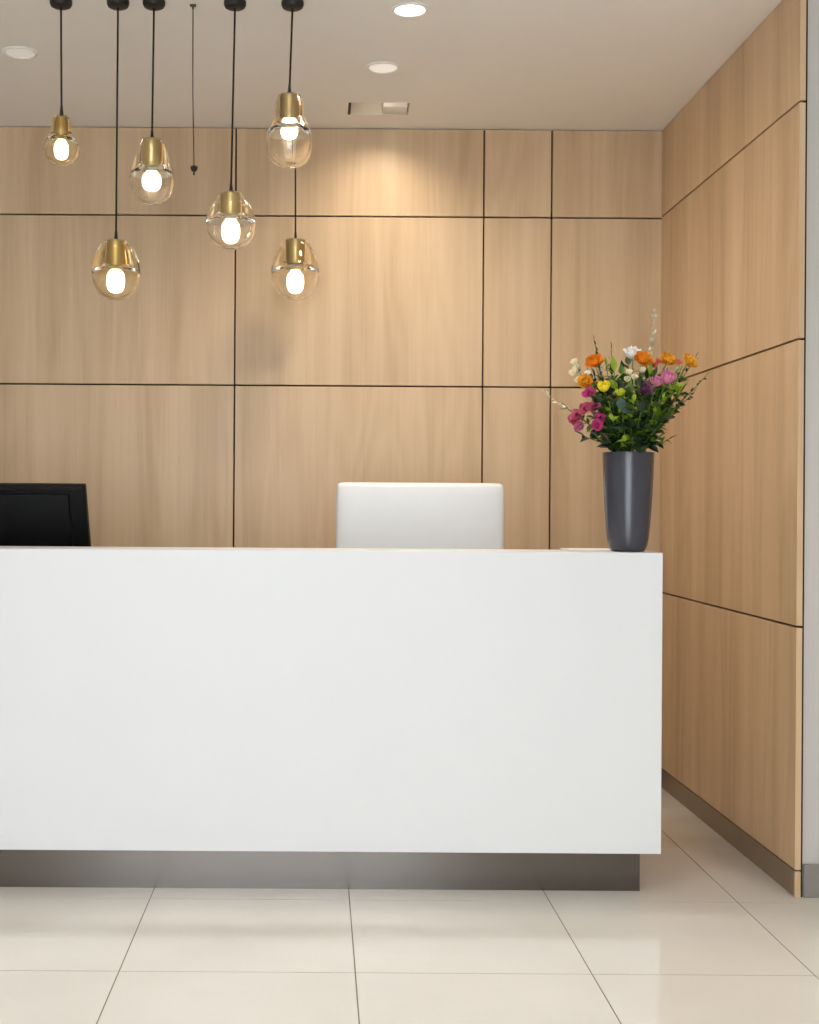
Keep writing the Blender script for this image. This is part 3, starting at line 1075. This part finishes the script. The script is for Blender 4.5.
# --- silvery seed spike rising at the top right
rng = random.Random(61)
head = at(655, 314, V + 0.03)
root, path, o = begin('seed_spike', 'tall pale silvery seed spike rising above all the flowers', 'foliage', head, rng, 0.0016, 'silver')
bm = bmesh.new()
for k in range(34):
    if rng.random() < 0.35:
        continue
    t = 0.70 + 0.30 * k / 33
    fi = t * (len(path) - 1)
    i = min(int(fi), len(path) - 2)
    p = path[i].lerp(path[i + 1], fi - i)
    a = k * 2.4
    d = Vector((math.cos(a), math.sin(a) , 0.9)).normalized()
    F = d.to_track_quat('X', 'Z').to_matrix().to_4x4()
    s = 0.017 if k % 3 else 0.022
    leaf(bm, Matrix.Translation(p + o) @ F @ Matrix.Rotation(rng.uniform(-1, 1), 4, 'X'), s, s * 0.75, 0.4, rng, 4)
link('seed_pods', bm, FL['silver'], root, smooth=True)

# --- dark bud sprig at upper left
rng = random.Random(62)
head = at(594, 340, V + 0.05)
root, path, o = begin('budding_twig', 'dark twig with a brown bud sticking out at the upper left', 'foliage', head, rng, 0.0018, 'brown')
add_leaves(root, o, path, rng, 7, 0.026, 0.010, 'brown', 0.72, 0.97, spread=0.6, name='buds')
add_leaves(root, o, path, rng, 6, 0.04, 0.014, 'leaf', 0.5, 0.8, spread=0.7, tipleaf=False)

# --- wispy pale sprig at the left
rng = random.Random(63)
head = at(545, 393, V - 0.02)
root, path, o = begin('wispy_sprig', 'pale wispy sprig reaching out at the far left of the bouquet', 'foliage', head, rng, 0.0011, 'silver')
add_leaves(root, o, path, rng, 7, 0.022, 0.012, 'cream', 0.78, 0.98, spread=0.8, name='pale_leaves')
add_leaves(root, o, path, rng, 6, 0.03, 0.012, 'leaf', 0.6, 0.8, spread=0.8, tipleaf=False)

# --- trailing sprigs that make the outline
OUT = [
    ('long thin sprig of small leaves arching to the far right', 706, 376, V + 0.0, 71, 22, 0.022, 0.012, 'leaf'),
    ('second small-leaved sprig below the far right one', 694, 392, V - 0.02, 72, 20, 0.024, 0.013, 'dark'),
    ('small-leaved sprig low on the right side of the bouquet', 676, 412, V - 0.03, 73, 16, 0.024, 0.014, 'dark'),
    ('dark sprig curling over the rightmost orange flower', 696, 357, V + 0.02, 74, 16, 0.026, 0.012, 'dark'),
    ('green leaves standing beside the dark twig at upper left', 611, 350, V + 0.03, 75, 12, 0.040, 0.014, 'leaf'),
    ('green sprig pointing left beyond the magenta spike', 566, 407, V - 0.03, 76, 12, 0.030, 0.012, 'leaf'),
    ('dark leafy sprig drooping over the left rim of the vase', 597, 437, V - 0.06, 77, 7, 0.048, 0.024, 'dark'),
    ('green leafy sprig at the right rim of the vase', 659, 438, V - 0.06, 78, 8, 0.042, 0.020, 'leaf'),
    ('bright lime green leaves left of centre, behind the yellow flower', 614, 371, V - 0.08, 79, 10, 0.062, 0.028, 'bright'),
    ('bright green leaves under the big orange flower', 650, 374, V - 0.07, 80, 9, 0.046, 0.024, 'bright'),
    ('broad blue-green leaf facing out at the centre of the bouquet', 622, 410, V - 0.13, 81, 3, 0.060, 0.040, 'blue'),
    ('broad dark green leaf right of the blue-green one', 641, 412, V - 0.12, 82, 3, 0.058, 0.038, 'dark'),
    ('dark green leaf low in the centre above the rim', 631, 428, V - 0.12, 83, 4, 0.055, 0.040, 'dark'),
    ('olive leaf hanging left of the centre leaves', 612, 420, V - 0.11, 84, 3, 0.040, 0.020, 'bright'),
    ('dark sprig spreading left just below the rose snapdragon', 584, 436, V - 0.02, 90, 9, 0.046, 0.024, 'dark'),
    ('dark leaves at the right, just above the vase rim', 668, 440, V - 0.03, 91, 9, 0.042, 0.022, 'dark'),
    ('deep green sprig at the right edge, level with the centre leaves', 682, 402, V - 0.02, 92, 14, 0.036, 0.019, 'dark'),
    ('green leaf pair leaning over the middle of the vase rim', 625, 441, V - 0.10, 93, 4, 0.042, 0.020, 'bright'),
    ('bright sprig between the mauve flower and the centre leaf', 634, 401, V - 0.13, 94, 8, 0.034, 0.018, 'bright'),
    ('bright small-leaved sprig below the purple-pink bud', 663, 398, V - 0.11, 95, 10, 0.030, 0.017, 'bright'),
    ('green sprig behind the pink flower on the right', 680, 372, V + 0.01, 85, 14, 0.032, 0.016, 'leaf'),
    ('mid green sprig right of the yellow flower', 632, 392, V - 0.08, 86, 12, 0.032, 0.017, 'leaf'),
    ('yellow-green sprig rising between the left orange flower and the centre', 606, 366, V - 0.04, 87, 9, 0.040, 0.016, 'bright'),
]
for a in OUT:
    sprig(*a)
# --- filler greenery in the heart of the bouquet: nothing tells these apart
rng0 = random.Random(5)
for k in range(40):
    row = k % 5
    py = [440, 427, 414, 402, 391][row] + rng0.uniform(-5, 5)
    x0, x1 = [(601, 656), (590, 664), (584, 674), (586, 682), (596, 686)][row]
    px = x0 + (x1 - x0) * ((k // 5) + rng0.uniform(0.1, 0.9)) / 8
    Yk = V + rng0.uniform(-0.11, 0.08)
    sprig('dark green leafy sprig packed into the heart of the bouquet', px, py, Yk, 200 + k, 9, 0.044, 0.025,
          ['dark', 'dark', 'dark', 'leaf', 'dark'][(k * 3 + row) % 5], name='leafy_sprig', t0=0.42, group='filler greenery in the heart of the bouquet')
for k in range(33):
    px = 588 + 100 * ((k % 11) + rng0.uniform(0.1, 0.9)) / 11
    py = rng0.uniform(362, 380) if k < 11 else rng0.uniform(374, 394)
    Yk = V + (rng0.uniform(0.0, 0.09) if k < 11 else rng0.uniform(-0.07, 0.0))
    sprig('green leafy sprig standing up among the blooms of the bouquet', px, py, Yk, 300 + k, 11, 0.043, 0.026,
          ['leaf', 'bright', 'dark', 'dark', 'leaf'][k % 5], name='leafy_sprig', t0=0.5, group='filler greenery among the blooms')

# ================================================================== LIGHT
world = bpy.data.worlds.new('daylight')
scene.world = world
world.use_nodes = True
bg = world.node_tree.nodes['Background']
bg.inputs['Color'].default_value = (0.86, 0.93, 1.0, 1)
bg.inputs['Strength'].default_value = 6.6

pd = bpy.data.lights.new('window_portal', 'AREA')
pd.shape = 'RECTANGLE'
pd.size, pd.size_y = WX1 - WX0, WZ
pd.cycles.is_portal = True
po = bpy.data.objects.new('window_portal', pd)
COL.objects.link(po)
po.location = ((WX0 + WX1) / 2, Y0 - 0.02, WZ / 2)
po.rotation_euler = (PI / 2, 0, 0)   # faces +y after the flip below
po.rotation_euler = (-PI / 2, 0, 0)


def spot(name, loc, target, power, col, angle, blend, size):
    d = bpy.data.lights.new(name, 'SPOT')
    d.energy = power
    d.color = col
    d.spot_size = R(angle)
    d.spot_blend = blend
    d.shadow_soft_size = size
    o = bpy.data.objects.new(name, d)
    COL.objects.link(o)
    o.location = loc
    o.rotation_euler = (Vector(target) - Vector(loc)).to_track_quat('-Z', 'Y').to_euler()
    return o


WARM = (1.0, 0.86, 0.66)
spot('downlight_lamp', (D1[0], D1[1], ZC - 0.03), (D1[0] + 0.55, D1[1] + 0.40, 0), 52, (1.0, 0.92, 0.82), 165, 1.0, 0.11)
spot('downlight_lamp', (D2[0], D2[1], ZC - 0.03), (D2[0] + 0.1, D2[1] + 0.35, 0), 31, WARM, 150, 1.0, 0.08)  # wash added at the unlit-looking downlight to brighten the oak wall
spot('downlight_lamp', (D3[0], D3[1], ZC - 0.03), (D3[0], D3[1], 0), 8, (1.0, 0.90, 0.78), 140, 1.0, 0.05)  # weak spot placed at the other unlit-looking downlight
spot('recess_lamp', (0.27, RY0 + 0.05, ZC - 0.012), (0.24, YB, 1.9), 10, WARM, 125, 1.0, 0.04)
rl = bpy.data.lights.new('recess_fill', 'POINT')  # extra point light added to brighten the inside of the recess
rl.energy = 0.10
rl.color = WARM
rl.shadow_soft_size = 0.015
rlo = bpy.data.objects.new('recess_fill', rl)
COL.objects.link(rlo)
rlo.location = (RX0 + 0.135, RY0 + 0.035, ZC + 0.065)
for lx, ly in ((-2.0, 2.7), (0.0, 2.7), (1.9, 2.7), (-1.2, 0.7), (1.0, 0.7)):  # unseen fill spots without fittings, added to lift floor, desk and ceiling
    spot('lobby_fill_spot', (lx, ly, ZC - 0.02), (lx, ly, 0), 40, (1.0, 0.99, 0.97), 130, 0.9, 0.06)

# ------------------------------------------------------------------ view
vs = scene.view_settings
scene.display_settings.display_device = 'sRGB'
vs.view_transform = 'Standard'
vs.look = 'None'
vs.gamma = 1.0
vs.use_curve_mapping = False
vs.exposure = 0.17
cy_ = scene.cycles
cy_.use_denoising = True
cy_.max_bounces = 14
cy_.transmission_bounces = 10
cy_.transparent_max_bounces = 10
cy_.diffuse_bounces = 6
cy_.glossy_bounces = 6
cy_.sample_clamp_indirect = 6.0
cy_.caustics_refractive = False
cy_.caustics_reflective = False
